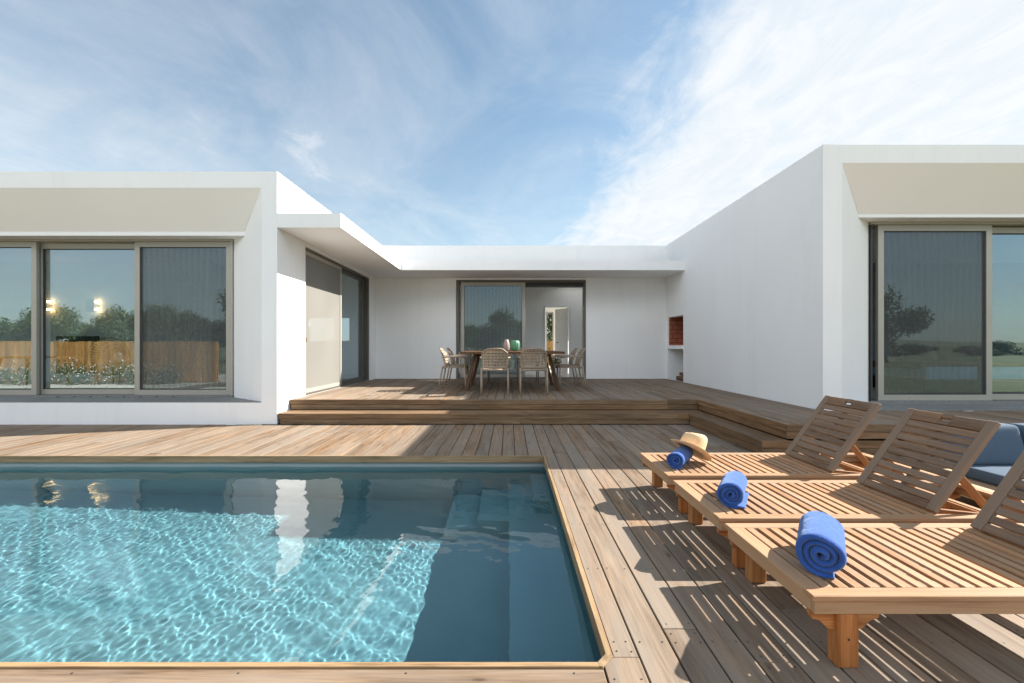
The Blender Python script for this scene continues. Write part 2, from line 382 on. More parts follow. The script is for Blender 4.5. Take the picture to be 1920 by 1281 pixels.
# ------------------------------------------------------------------ decks
GAP = .007; P = .1434
def boards_y(mb, x0, x1, y0, y1, z, th=.028, off=.491, screws=None, lens=(3.2, 4.4), bev=.0025):
    k = math.floor((x0-off)/P)
    while off+k*P < x1-.01:
        a = max(off+k*P+GAP/2, x0); b = min(off+(k+1)*P-GAP/2, x1); k += 1
        if b-a < .02: continue
        y = y0 - random.uniform(0, 3.)
        while y < y1:
            L = random.choice((2.4, 3.0, 3.6, 4.2)); s, e = max(y, y0), min(y+L-.003, y1); y += L
            if e-s < .05: continue
            mb.box(a, b, s, e, z-th, z+random.uniform(-.0008, .0008), bev=bev)
            if screws:
                n0 = math.ceil((s-.05)/.6)
                ys = [q*.6 for q in range(n0, int(e/.6)+1)] + [s+.03, e-.03]
                for yy in ys:
                    if s+.01 < yy < e-.01 and screws[0] < yy < screws[1]:
                        for xx in (a+.022, b-.022): disc(mb, xx+random.uniform(-.004, .004), yy+random.uniform(-.006, .006), z+.0012)
def disc(mb, x, y, z, r=.0042):
    mb.add([(x+r*math.cos(i*math.pi/3), y+r*math.sin(i*math.pi/3), z) for i in range(6)], [tuple(range(6))], mi=1)
d = MB()
XI, YI, YN = .365, 4.85, 1.685      # inner edges of the timber trim
TR = .027
boards_y(d, .491, 8.2, -2.0, 6.83, 0, screws=(.9, 5.5))
boards_y(d, XI+TR+.001, .491, YN+.03, 6.83, 0, screws=(-1, 5.5))
d.box(.345+GAP/2, .491-GAP/2, -.6, YN+.027, -.028, .0004, bev=.002)
for yy in (1.12, 1.6):
    for xx in (.37, .465): disc(d, xx, yy, .0012)
boards_y(d, -9.5, XI+TR, YI+TR, 6.83, 0, screws=None)
boards_y(d, -9.5, PX0-.05, -2.0, YI+TR, 0)
y = YN-TR-.145
while y > -2:
    x = -9.4
    while x < .34:
        L = random.choice((2.4, 3, 3.6)); e = min(x+L-.003, .345-GAP/2)
        if e-x > .05:
            d.box(max(x, PX0-.05+.004), e, y, y+.145-GAP, -.028, random.uniform(-.0008, .0008), bev=.0025)
            if y > 1.2:
                xx = max(x, PX0)+.03
                while xx < e:
                    for yy in (y+.022, y+.116): disc(d, xx+random.uniform(-.005, .005), yy, .0012)
                    xx += .6
        x += L
    y -= .145
tag(d.build('deck', [M['deck'], M['black']]), kind='structure')
# joists / dark void under the boards
u = MB()
for x in [q*.6 for q in range(-15, 14)]:
    pass
u.box(-9.6, PX0-.06, -2.05, 6.82, -.41, -.05); u.box(1.01, 8.2, -2.05, 6.82, -.41, -.05); u.box(PX1+.005, 1.0, PY0-.1, PY1+.1, -.05, -.033)  # last box: unseen plate added to keep sun out of the cavity below
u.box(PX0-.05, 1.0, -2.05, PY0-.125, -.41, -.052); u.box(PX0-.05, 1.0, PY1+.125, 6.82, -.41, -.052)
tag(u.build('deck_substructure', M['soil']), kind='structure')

# terrace two steps up
TZ, SZ = .328, .164
t_ = MB()
boards_y(t_, -3.49, 3.02, 7.25+.008, 11.915, TZ, screws=(7.2, 9.5))
boards_y(t_, 3.02, 4.11, 4.93+.008, 11.915, TZ, screws=(4.8, 7))
boards_y(t_, 4.11, 9.5, 4.93+.008, 5.975, TZ)
tag(t_.build('terrace', [M['deck'], M['black']]), kind='structure')
st = MB()
def strip_x(x0, x1, y0, y1, z0, z1):      # long boards along X in random lengths
    x = x0
    while x < x1-.02:
        L = random.choice((2.4, 3.0, 3.6)); e = min(x+L, x1); st.box(x, e-.002, y0, y1, z0, z1, bev=.002); x += L
def strip_y(y0, y1, x0, x1, z0, z1):
    y = y0
    while y < y1-.02:
        L = random.choice((2.4, 3.0)); e = min(y+L, y1); st.box(x0, x1, y, e-.002, z0, z1, bev=.002); y += L
H1, H2 = .078, .074
for (z, xs, yf, xr, yn) in ((TZ, -3.49, 7.25, 3.0, 4.93), (SZ, -3.46, 6.85, 2.70, 4.87)):
    xl = xr-.0
    strip_x(xs, xr, yf-.028 if z == SZ else yf-.022, yf+.006, z-H1, z-.0005)
    strip_x(xs+.02, xr-.0, yf-.018, yf+.006, z-H1-.004-H2, z-H1-.004)
    strip_y(yn, yf-.03, xr-.006, xr+.022, z-H1, z-.0005)
    strip_y(yn, yf-.03, xr-.006+.004, xr+.018, z-H1-.004-H2, z-H1-.004)
    strip_x(xr-.004, 9.5, yn-.024, yn, z-H1, z-.0005)
    strip_x(xr, 9.5, yn-.020, yn, z-H1-.004-H2, z-H1-.004)
# the lower treads, boards laid along the step
for i in range(3):
    w_ = .128; strip_x(-3.49, 2.99, 6.86+i*(w_+.004), 6.86+i*(w_+.004)+w_, SZ-.028, SZ)
for i in range(2):
    strip_y(4.875, 6.856, 2.725+i*.134, 2.725+i*.134+.13, SZ-.028, SZ)
tag(st.build('steps', M['step']), kind='structure')
tb = MB(); tb.box(-3.4, 3.0, 7.3, 11.9, -.1, TZ-.035); tb.box(3.1, 4.05, 5.0, 11.9, -.1, TZ-.034); tb.box(4.1, 9.4, 5.0, 5.9, -.1, TZ-.036)
tb.box(-3.4, 2.66, 6.9, 7.2, -.1, SZ-.04); tb.box(2.78, 2.95, 4.95, 7.2, -.1, SZ-.041)
tag(tb.build('terrace_base', M['soil']), kind='structure')

# ------------------------------------------------------------------ pool
pool = empty('swimming_pool', (0, 0, -1.2), 'sunken rectangular swimming pool with timber edge in the wooden deck', 'pool')
def loc_fix(o, parent):      # parts are modelled in world coordinates
    o.matrix_parent_inverse = Matrix.Translation(parent.location).inverted() if parent.rotation_euler.z == 0 else parent.matrix_world.inverted()
    return o
WZ = -.12; FL = WZ-1.08
b = MB()
b.box(PX0, PX1, PY0, PY1, FL-.1, FL)
b.box(PX0-.12, PX0, PY0-.12, PY1+.12, FL-.1, -.034); b.box(PX1, PX1+.12, PY0-.12, PY1+.12, FL-.1, -.46)
b.box(PX1+.12, .98, PY0-.12, PY1+.12, -.50, -.46); b.box(.98, 1.0, PY0-.12, PY1+.12, -.50, -.034)      # hidden cavity added under the deck so refracted sun reaches the pool floor
b.box(PX0, .98, PY0-.12, PY0, FL-.1, -.034); b.box(PX0, .98, PY1, PY1+.12, FL-.1, -.034)
loc_fix(b.build('basin', M['liner'], pool), pool)
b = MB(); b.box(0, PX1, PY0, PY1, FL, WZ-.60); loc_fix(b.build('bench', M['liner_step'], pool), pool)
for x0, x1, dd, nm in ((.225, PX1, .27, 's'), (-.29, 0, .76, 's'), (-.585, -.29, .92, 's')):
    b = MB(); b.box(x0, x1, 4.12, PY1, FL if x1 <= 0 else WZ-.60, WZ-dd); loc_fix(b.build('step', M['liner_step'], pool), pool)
b = MB(); TH = .068
b.box(PX0-.03, XI, YI, YI+TR-.002, -TH, .0035, bev=.002)
b.box(XI, XI+TR-.002, YN+.04, YI+TR-.002, -TH, .0035, bev=.002)
b.box(PX0-.03, XI-.035, YN-TR+.002, YN, -TH, .0035, bev=.002)
b.box(PX0-.03-TR, PX0-.03, YN, YI, -TH, .0035, bev=.002)
b.prism([(XI-.036, YN-TR+.004), (XI-.036+.012, YN-TR), (XI+TR, YN+.028), (XI+TR-.003, YN+.042), (XI, YN+.042), (XI-.036, YN)], 'z', -TH, .004)
loc_fix(b.build('coping', M['trim'], pool), pool)
# water: a really rippled sheet
import numpy as np
# (the sheet is extended unseen under the deck to carry sunlight to the floor)
wx = np.arange(PX0-.3, PX1+1.5, .0072); wy = np.arange(PY0-.04, PY1+.75, .0072); nx, ny = len(wx), len(wy)
GX, GY = np.meshgrid(wx, wy)
rs = np.random.RandomState(4); Hh = np.zeros_like(GX)
for i in range(52):
    if i < 32: lam = .036+.034*(i/31)**1.4; a = rs.uniform(0, 2*math.pi); amp = .0052*lam**2
    elif i < 40: lam = rs.uniform(.09, .2); a = rs.uniform(0, 2*math.pi); amp = .0042*lam**2
    else: lam = rs.uniform(.25, .9); a = rs.uniform(-.5, 1.2); amp = .00030*(lam/.6)
    k = 2*math.pi/lam
    Hh += amp*np.sin(k*(GX*math.cos(a)+GY*math.sin(a)) + rs.uniform(0, 6.28) + .9*np.sin(GX*rs.uniform(1, 3)+rs.uniform(0, 6)) + .9*np.sin(GY*rs.uniform(1, 3)+rs.uniform(0, 6)))
    if i == 31: Hh *= .62+.55*(.5+.5*np.sin(GX*1.9+1.1*np.sin(GY*2.3)+1))*(.5+.5*np.sin(GY*2.7+1.7*np.sin(GX*1.3)+2))+.25*np.sin(GX*4.1+GY*2+1.5*np.sin(GY*5))
me = bpy.data.meshes.new('water')
co = np.stack([GX, GY, WZ+Hh], -1).reshape(-1)
idx = np.arange(nx*ny).reshape(ny, nx)
q = np.stack([idx[:-1, :-1], idx[:-1, 1:], idx[1:, 1:], idx[1:, :-1]], -1).reshape(-1)
nf = len(q)//4
me.vertices.add(nx*ny); me.vertices.foreach_set('co', co); me.loops.add(len(q)); me.loops.foreach_set('vertex_index', q)
me.polygons.add(nf); me.polygons.foreach_set('loop_start', np.arange(0, len(q), 4)); me.polygons.foreach_set('use_smooth', np.ones(nf, bool))
me.materials.append(M['water']); me.update(); me.validate()
water = bpy.data.objects.new('water', me); COL.objects.link(water); tag(water, kind='structure')
water.cycles.is_caustics_caster = True
for o in kids(pool): o.cycles.is_caustics_receiver = True

# ------------------------------------------------------------------ house
house = empty('house', (0, 9, 0), 'white flat-roofed single-storey villa around the wooden terrace', 'house')
def hp(mb, name, m, parent=house):
    o = mb.build(name, m, parent)
    if parent is house: loc_fix(o, house)
    return o
ZR = 3.81
# --- left wing
XL, YL = -3.5, 6.86
w_ = MB()
w_.prism([(-3.734, YL), (XL, YL), (XL, 7.81), (XL-.24, 7.81), (-4.50, 7.70), (-4.53, 7.48)], 'z', 0, ZR)
w_.prism([(YL, 3.566), (YL, ZR-.002), (7.69, ZR-.002), (7.69, 2.93), (7.22, 2.93), (7.22, 3.0)], 'x', -16, -3.7341)
w_.box(-16, -3.7341, YL, 7.68, -.2, TZ-.003)
w_.box(XL-.25, XL, 7.811, 11.42, 2.89, ZR-.004)
w_.box(XL-.25, XL, 11.421, 11.92, TZ-.05, ZR-.004)
w_.box(XL-.25, XL-.004, 7.811, 11.42, -.1, TZ-.002)
w_.box(-16.2, -16, YL, 14.2, 0, ZR)
# back wall of the wing with a strip window, wall behind the dining room
w_.box(-16, -6.15, 13.8, 14.05, 0, ZR-.01); w_.box(-4.85, -3.3, 13.8, 14.05, 0, ZR-.01)
w_.box(-6.15, -4.85, 13.8, 14.05, 0, 1.33); w_.box(-6.15, -4.85, 13.8, 14.05, 2.05, ZR-.01)
hp(w_, 'wall', M['plaster'])
b = MB(); b.prism([(YL+.008, 3.5627), (7.218, 3.0012), (7.218, 2.998), (YL+.006, 3.5585)], 'x', -15.99, -3.76)
# splay face is painted beige: a thin coat laid on the slope, cut along the side splay
def coat(xs, ys, sgn):
    # quad on the sloped soffit between front edge (y0,3.566) and back edge (y1,3.0)
    (xa, xb), (y0, y1) = xs, ys
    n = Vector((0, -(3.566-3.0), -(y1-y0))).normalized()*.004
    p = [Vector((xa, y0, 3.566)), Vector((sgn*16, y0, 3.566)), Vector((sgn*16, y1, 3.0)), Vector((xb, y1, 3.0))]
    mb = MB(); mb.add([v for v in p]+[v+n for v in p], [(0,1,2,3), (7,6,5,4), (0,4,5,1), (1,5,6,2), (2,6,7,3), (3,7,4,0)]); return mb
hp(coat((-3.745, -3.734-(7.22-YL)*1.284-.004), (YL+.004, 7.218), -1), 'soffit', M['beige'])
b = MB(); b.prism([(-16, YL+.004), (-3.742, YL+.004), (-4.54, 7.478), (-16, 7.478)], 'z', TZ-.002, TZ+.012); hp(b, 'window_sill', M['sill'])
b = MB(); b.box(-16, -4.535, 7.44, 7.66, TZ+.012, .372); hp(b, 'window_track', M['sill'])
# --- centre
YC = 11.92
w_ = MB()
w_.box(XL+.001, -1.397, YC, YC+.3, 0, 2.92); w_.box(2.01, 4.30, YC, YC+.3, 0, 2.92)
w_.box(XL+.001, 4.30, YC, YC+.3, 2.92, ZR+.005); w_.box(-1.397, 2.01, YC, YC+.3, 0, TZ-.002)
hp(w_, 'wall', M['plaster'])
b = MB(); b.prism([(XL+.001, YL), (-2.54, YL), (-2.54, 10.68), (4.119, 10.68), (4.119, YC-.001), (XL+.001, YC-.001)], 'z', 2.965, 3.183); hp(b, 'canopy', M['plaster'])
b = MB(); b.box(-3.44, -2.62, YL+.1, YC-.02, 3.184, 3.19); b.box(-2.61, 4.06, 10.76, YC-.02, 3.184, 3.19); hp(b, 'bounce_absorber', M['sill'])  # unseen dark sheet added to cut light bouncing onto the wall above
# --- right wing
XR, YR = 4.12, 5.98
NY0, NY1 = 10.78, 11.80
w_ = MB()
w_.prism([(4.37, YR), (XR, YR), (XR, 6.9), (XR+.25, 6.9), (5.18, 6.85), (5.21, 6.60)], 'z', 0, ZR+.015)
w_.box(XR, XR+.25, 6.901, NY0, 0, ZR+.012)
w_.box(XR, XR+.25, NY1, YC-.001, 0, ZR+.012)
w_.box(XR, XR+.25, NY0+.001, NY1-.001, 1.92, ZR+.012)
w_.prism([(YR, 3.585), (YR, ZR+.012), (6.83, ZR+.012), (6.83, 2.97), (6.34, 2.97), (6.34, 3.02)], 'x', 4.3701, 16)
w_.box(4.3701, 16, YR+.002, 6.8, -.1, TZ-.004)
w_.box(16, 16.2, YR, 14.2, 0, ZR); w_.box(4.3, 16, 13.8, 14.05, 0, ZR-.01)
# niche shell
w_.box(XR+.25, 4.85, NY0-.1, NY0, 0, 2.1); w_.box(XR+.25, 4.85, NY1, NY1+.1, 0, 2.1); w_.box(4.75, 4.85, NY0, NY1, 0, 2.1); w_.box(XR+.25, 4.75, NY0, NY1, 1.98, 2.1)
hp(w_, 'wall', M['plaster'])
n = Vector((0, -.565, -.36)).normalized()*.004
p = [Vector((4.381, YR+.004, 3.585)), Vector((15.99, YR+.004, 3.585)), Vector((15.99, 6.338, 3.02)), Vector((4.37+.36*1.355+.004, 6.338, 3.02))]
b = MB(); b.add(p+[v+n for v in p], [(0,1,2,3), (7,6,5,4), (0,4,5,1), (1,5,6,2), (2,6,7,3), (3,7,4,0)]); hp(b, 'soffit', M['beige'])
b = MB(); b.prism([(16, YR+.004), (4.378, YR+.004), (5.22, 6.598), (16, 6.598)], 'z', TZ-.002, TZ+.014); hp(b, 'window_sill', M['sill'])
b = MB(); b.box(5.212, 16, 6.56, 6.78, TZ+.014, .385); hp(b, 'window_track', M['sill'])
# barbecue niche
b = MB(); b.box(4.70, 4.745, NY0+.005, NY1-.005, 1.20, 1.97); b.box(XR+.02, 4.70, NY1-.05, NY1-.004, 1.20, 1.97); b.box(XR+.02, 4.70, NY0+.004, NY0+.05, 1.20, 1.97)
b.box(XR+.03, 4.70, NY0+.05, NY1-.05, 1.20, 1.235)
hp(b, 'barbecue_lining', M['brick'])
b = MB(); b.box(XR-.03, 4.72, NY0+.002, NY1+.03, 1.11, 1.198, bev=.004); hp(b, 'barbecue_shelf', M['plaster'])
b = MB(); b.box(4.5, 4.62, NY0+.12, NY0+.3, 1.24, 1.55); hp(b, 'barbecue_vent', M['black'])
# roof slabs
b = MB(); b.box(-15.9, XL-.02, 7.3, 13.7, 3.45, 3.7); b.box(XL-.01, 1.5, YC+.1, 19.9, 3.45, 3.7); b.box(3.1, 4.2, YC+.1, 19.9, 3.45, 3.7); b.box(1.501, 3.099, 13.75, 19.9, 3.45, 3.7); b.box(4.2, 15.9, 6.4, 13.7, 3.45, 3.7)  # gap over the middle room is an unseen opening added to brighten it
hp(b, 'roof', M['plaster'])
# interior rooms
b = MB()
b.box(-15.9, XL-.26, 7.71, 13.79, 3.2, 3.3); b.box(XL-.2, 1.5, YC+.31, 19.9, 3.05, 3.15); b.box(3.1, 4.2, YC+.31, 19.9, 3.05, 3.15); b.box(1.501, 3.099, 13.75, 19.9, 3.05, 3.15); b.box(4.4, 15.9, 6.84, 13.79, 3.12, 3.2)  # ceiling left open below the added roof gap
hp(b, 'ceiling', M['inner'])
b = MB()
b.box(-15.9, XL-.26, 7.69, 13.79, .2, TZ+.004); b.box(XL+.3, 4.2, YC+.301, 19.9, .2, TZ+.004); b.box(4.4, 15.9, 6.81, 13.79, .2, TZ+.004)
hp(b, 'interior_floor', M['inner_floor'])
YI1 = 13.96
b = MB()
b.box(-15.9, -7.2, 11.0, 11.15, TZ+.004, 3.2)                      # wall with the sconces
b.box(-7.35, -7.2, 11.151, 13.79, TZ+.004, 3.2)
b.box(-1.75, 1.10, YI1, YI1+.14, TZ+.004, 3.05); b.box(1.84, 4.2, YI1, YI1+.14, TZ+.004, 3.05); b.box(1.10, 1.84, YI1, YI1+.14, 2.38, 3.05)  # stops short on the left, unseen opening added to let light in
b.box(-3.3, -3.2, YC+.31, 19.9, TZ+.004, 3.05); b.box(3.2, 3.3, YC+.31, YI1, TZ+.004, 3.05)
# far corridor wall with a tall window slit
YF = 17.5
b.box(-.9, 1.42, YF, YF+.15, TZ+.004, 3.05); b.box(1.70, 4.2, YF, YF+.15, TZ+.004, 3.05); b.box(1.42, 1.70, YF, YF+.15, 2.50, 3.05)  # left end left out too, an added unseen gap for daylight
hp(b, 'interior_wall', M['inner'])
b = MB(); b.box(4.4, 15.9, 10.6, 10.7, TZ+.004, 3.12); hp(b, 'interior_wall', plain('dim_room_paint', (.16, .19, .22), .8))  # wall darkened in colour so the room reads as dim
b = MB()
b.box(1.06, 1.10, YI1-.02, YI1, TZ+.004, 2.42); b.box(1.84, 1.88, YI1-.02, YI1, TZ+.004, 2.42); b.box(1.10, 1.84, YI1-.02, YI1, 2.38, 2.42)
hp(b, 'door_casing', M['white'])
b = MB(); b.bar((1.83, YI1+.16, 1.35), (1.50, YI1+.80, 1.35), .04, 2.04); dr = hp(b, 'interior_door', M['white'])
b = MB(); b.tube([(1.56, YI1+.60, 1.30), (1.50, YI1+.56, 1.30), (1.55, YI1+.47, 1.30)], .012); h_ = b.build('handle', M['black'], dr)
b = MB(); b.box(1.42, 1.45, YF-.01, YF+.1, TZ+.004, 2.5); b.box(1.67, 1.70, YF-.01, YF+.1, TZ+.004, 2.5); b.box(1.45, 1.67, YF-.01, YF+.1, 2.46, 2.5)
hp(b, 'window_frame', M['frame'])

# sliding windows: a fixed frame and panels, each panel with pane and perhaps a fly screen
def ring_y(mb, x0, x1, z0, z1, y0, y1, w, wb=None, mi=0):
    wb = wb or w
    mb.box(x0, x0+w, y0, y1, z0, z1, bev=.003, mi=mi); mb.box(x1-w, x1, y0, y1, z0, z1, bev=.003, mi=mi)
    mb.box(x0+w-.001, x1-w+.001, y0+.0015, y1-.0015, z1-w, z1-.001, mi=mi); mb.box(x0+w-.001, x1-w+.001, y0+.0015, y1-.0015, z0+.001, z0+wb, mi=mi)
def ring_x(mb, y0, y1, z0, z1, x0, x1, w, wb=None):
    wb = wb or w
    mb.box(x0, x1, y0, y0+w, z0, z1, bev=.003); mb.box(x0, x1, y1-w, y1, z0, z1, bev=.003)
    mb.box(x0+.0015, x1-.0015, y0+w-.001, y1-w+.001, z1-w, z1-.001); mb.box(x0+.0015, x1-.0015, y0+w-.001, y1-w+.001, z0+.001, z0+wb)
def panel_y(x0, x1, z0, z1, y, w=.085, screen=False, m='frame'):
    mb = MB(); ring_y(mb, x0, x1, z0, z1, y, y+.055, w)
    g_ = .012
    ring_y(mb, x0+w-.002, x1-w+.002, z0+w-.002, z1-w+.002, y+.012, y+.05, g_, mi=1)
    o = hp(mb, 'sliding_panel', [M[m], M['dark_frame']])
    q = MB(); q.box(x0+w, x1-w, y+.034, y+.040, z0+w, z1-w); pn = q.build('pane', M['glass'], o)
    if screen:
        q = MB(); q.add([(x0+w, y+.016, z0+w), (x1-w, y+.016, z0+w), (x1-w, y+.016, z1-w), (x0+w, y+.016, z1-w)], [(0, 1, 2, 3)])
        q.build('fly_screen', M['screen'], o)
    return o
def panel_x(y0, y1, z0, z1, x, w=.08, screen=False, m='frame'):
    mb = MB(); ring_x(mb, y0, y1, z0, z1, x-.055, x, w)
    o = hp(mb, 'sliding_panel', [M[m], M['dark_frame']])
    q = MB(); q.box(x-.040, x-.034, y0+w, y1-w, z0+w, z1-w); q.build('pane', M['glass'], o)
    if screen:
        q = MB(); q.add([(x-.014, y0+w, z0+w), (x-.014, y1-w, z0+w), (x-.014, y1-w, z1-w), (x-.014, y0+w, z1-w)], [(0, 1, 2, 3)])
        q.build('fly_screen', M['screen_sunlit'], o)
    return o
# left window
mb = MB(); ZT = 2.93
mb.box(-16, -4.533, 7.45, 7.69, ZT-.035, ZT-.002); mb.box(-4.565, -4.533, 7.45, 7.69, .373, ZT-.036)
for i in range(8): mb.box(-6.10+i*.27-1.3, -6.06+i*.27-1.3, 7.436, 7.4385, .345, .357, mi=1)
hp(mb, 'window_frame', [M['frame'], M['dark_frame']])
panel_y(-6.16, -4.57, .374, ZT-.037, 7.475, .085, True)
panel_y(-7.84, -6.06, .376, ZT-.05, 7.555, .085, False)
panel_y(-9.50, -7.77, .374, ZT-.037, 7.475, .085, False)
panel_y(-11.2, -9.42, .376, ZT-.05, 7.555, .085, False)
panel_y(-12.9, -11.1, .374, ZT-.037, 7.475, .085, False)
# side door (faces +x)
mb = MB()
mb.box(-3.70, -3.52, 7.812, 7.84, TZ+.03, 2.885); mb.box(-3.70, -3.52, 11.36, 11.418, TZ+.03, 2.885); mb.box(-3.70, -3.52, 7.841, 11.359, 2.845, 2.885)
mb.box(-3.70, -3.51, 7.813, 11.417, TZ-.001, TZ+.029)
hp(mb, 'door_frame', M['bronze'])
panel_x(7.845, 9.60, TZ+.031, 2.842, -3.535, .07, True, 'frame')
panel_x(9.52, 11.28, TZ+.031, 2.842, -3.61, .07, False, 'bronze')
b = MB(); b.box(-3.535, -3.50, 7.86, 7.885, 1.25, 1.33, bev=.004); hp(b, 'door_handle', M['trim'])
# far door
mb = MB(); z1 = 2.915
mb.box(-1.395, -1.33, YC+.03, YC+.26, TZ+.03, z1); mb.box(1.955, 2.008, YC+.03, YC+.26, TZ+.03, z1); mb.box(-1.329, 1.954, YC+.03, YC+.26, z1-.055, z1)
mb.box(-1.395, 2.008, YC+.02, YC+.27, TZ-.001, TZ+.029)
hp(mb, 'door_frame', M['bronze'])
b = MB(); b.box(.36, 1.95, YC+.1, YC+.3, z1-.16, z1-.056); hp(b, 'screen_box', M['dark_frame'])
panel_y(-1.27, .42, TZ+.031, z1-.057, YC+.05, .085, True)
# right window
mb = MB(); ZT = 2.97
mb.box(5.213, 16, 6.55, 6.82, ZT-.04, ZT-.002); mb.box(5.213, 5.235, 6.56, 6.82, .386, ZT-.041, mi=1)
hp(mb, 'window_frame', [M['frame'], M['dark_frame']])
panel_y(5.33, 6.98, .388, ZT-.042, 6.575, .085, True)
panel_y(6.90, 8.6, .39, ZT-.055, 6.66, .085, False)
panel_y(8.5, 10.2, .388, ZT-.042, 6.575, .085, False)

# ------------------------------------------------------------------ sun loungers
def make_lounger():
    """foot end at x=0, near side y=0, width .68, length 1.9"""
    W, Lg, Z = .68, 1.90, .27
    root = empty('sun_lounger', (0, 0, 0), '-', 'sun lounger', 'teak sun loungers in a row beside the pool')
    f = MB(); T = .022
    f.box(0, Lg, 0, .06, Z-T, Z, bev=.003); f.box(0, Lg, W-.06, W, Z-T, Z, bev=.003)
    f.box(0.001, .07, .0605, W-.0605, Z-T, Z-.0005, bev=.003); f.box(Lg-.07, Lg-.001, .0605, W-.0605, Z-T, Z-.0005, bev=.003)
    A0, A1 = Z-.072, Z-T-.001
    f.box(.012, Lg-.012, .010, .034, A0, A1, bev=.002); f.box(.012, Lg-.012, W-.034, W-.010, A0, A1, bev=.002)
    f.box(.0125, .036, .0345, W-.0345, A0, A1, bev=.002); f.box(Lg-.036, Lg-.0125, .0345, W-.0345, A0, A1, bev=.002)
    for x in (.45, .98, 1.3, 1.55): f.box(x, x+.03, .035, W-.035, A0+.01, A1-.002)
    f.build('frame', M['teak'], root)
    s = MB(); x = .078
    while x < 1.16: s.box(x, x+.0385, .062, W-.062, Z-.012, Z-.001, bev=.0015); x += .0595
    s.build('slats', M['teak'], root)
    hx, hz = 1.185, Z+.012; tx, tz = 1.53, Z+.495
    D = Vector((tx-hx, 0, tz-hz)); L = D.length; D.normalize(); Nn = Vector((-D.z, 0, D.x))
    def MX(y0, y1, a, b_, t0, t1, mb, bev=.003):
        Mx = Matrix((D, Vector((0, 1, 0)), Nn)).transposed().to_4x4(); Mx.translation = (hx, 0, hz)
        mb.box(a, b_, y0, y1, t0, t1, Mx, bev=bev)
    bk = MB(); y0, y1 = .063, W-.063
    MX(y0, y0+.055, 0, L, -.026, 0, bk); MX(y1-.055, y1, 0, L, -.026, 0, bk)
    MX(y0+.056, y1-.056, .0, .045, -.024, -.002, bk)
    ym = (y0+y1)/2; a, c = L-.072, L-.002          # top board with a hand slot
    MX(y0+.056, ym-.035, a, c, -.024, -.002, bk); MX(ym+.035, y1-.056, a, c, -.024, -.002, bk)
    MX(ym-.035, ym+.035, a, a+.022, -.024, -.002, bk, 0); MX(ym-.035, ym+.035, c-.024, c, -.024, -.002, bk, 0)
    bo = bk.build('backrest', M['teak_grey'], root)
    sl = MB(); n = 9; pitch = (L-.072-.045)/n
    for i in range(n):
        a = .045+i*pitch+pitch*.14; MX(y0+.056, y1-.056, a, a+pitch*.74, -.020, -.004, sl, .002)
    MX(ym-.02, ym+.02, .046, L-.073, -.042, -.0215, sl)
    sl.build('slats', M['teak_grey'], bo)
    sp = MB()
    for y in (.085, W-.085):
        p0 = Vector((hx, 0, hz))+D*(L*.40)-Nn*.035; sp.bar((p0.x, y, p0.z), (p0.x+.20, y, Z-.05), .024, .034, up=(1, 0, 0), bev=.002)
    sp.bar((p0.x+.19, .075, Z-.045), (p0.x+.19, W-.075, Z-.045), .025, .03, bev=.002)
    sp.bar((p0.x-.12, .14, Z-.01), (p0.x+.30, .14, Z-.055), .02, .03, bev=.002)
    sp.build('backrest_support', M['teak_leg'], root)
    for (x, y) in ((.098, .012), (.098, W-.072), (Lg-.18, .012), (Lg-.18, W-.072)):
        lg = MB(); lg.box(x, x+.078, y, y+.058, 0, A0-.0005, bev=.004)
        yc = y+.018 if y < .3 else y+.016
        for sg in (-1, 1):
            xb = x if sg < 0 else x+.078
            pr = [(xb, A0-.001), (xb+sg*.086, A0-.001), (xb+sg*.086, A0-.018), (xb+sg*.080, A0-.028), (xb+sg*.066, A0-.030)]
            pr += [(xb+sg*(.012+.050*math.cos(tt)), A0-.078+.046*math.sin(tt)) for tt in (1.25, .9, .5, .2)][::-1] if False else []
            pr += [(xb+sg*.052, A0-.036), (xb+sg*.038, A0-.050), (xb+sg*.026, A0-.062), (xb+sg*.0, A0-.068)]
            lg.prism(pr, 'y', yc, yc+.024)
        for a_ in (0,):
            cy = y-.001 if y < .3 else y+.059
            lg.add([(x+.039+.005*math.cos(i*math.pi/4), cy, .105+.005*math.sin(i*math.pi/4)) for i in range(8)], [tuple(range(8))], mi=1)
        lg.build('leg', [M['teak_leg'], M['black']], root)
    return root
L0 = make_lounger()
spots = [((1.095, 1.64), 'front lounger of the three, large blue towel roll on its foot end'),
         ((1.100, 2.386), 'middle sun lounger between two others, a blue towel roll with loose end on it'),
         ((1.105, 3.178), 'rear sun lounger nearest the terrace steps, straw hat and small towel on it')]
lounger = []
for i, ((x, y), lb) in enumerate(spots):
    o = L0 if i == 0 else copy_tree(L0)
    o.location = (x, y, .001); o['label'] = lb; lounger.append(o)
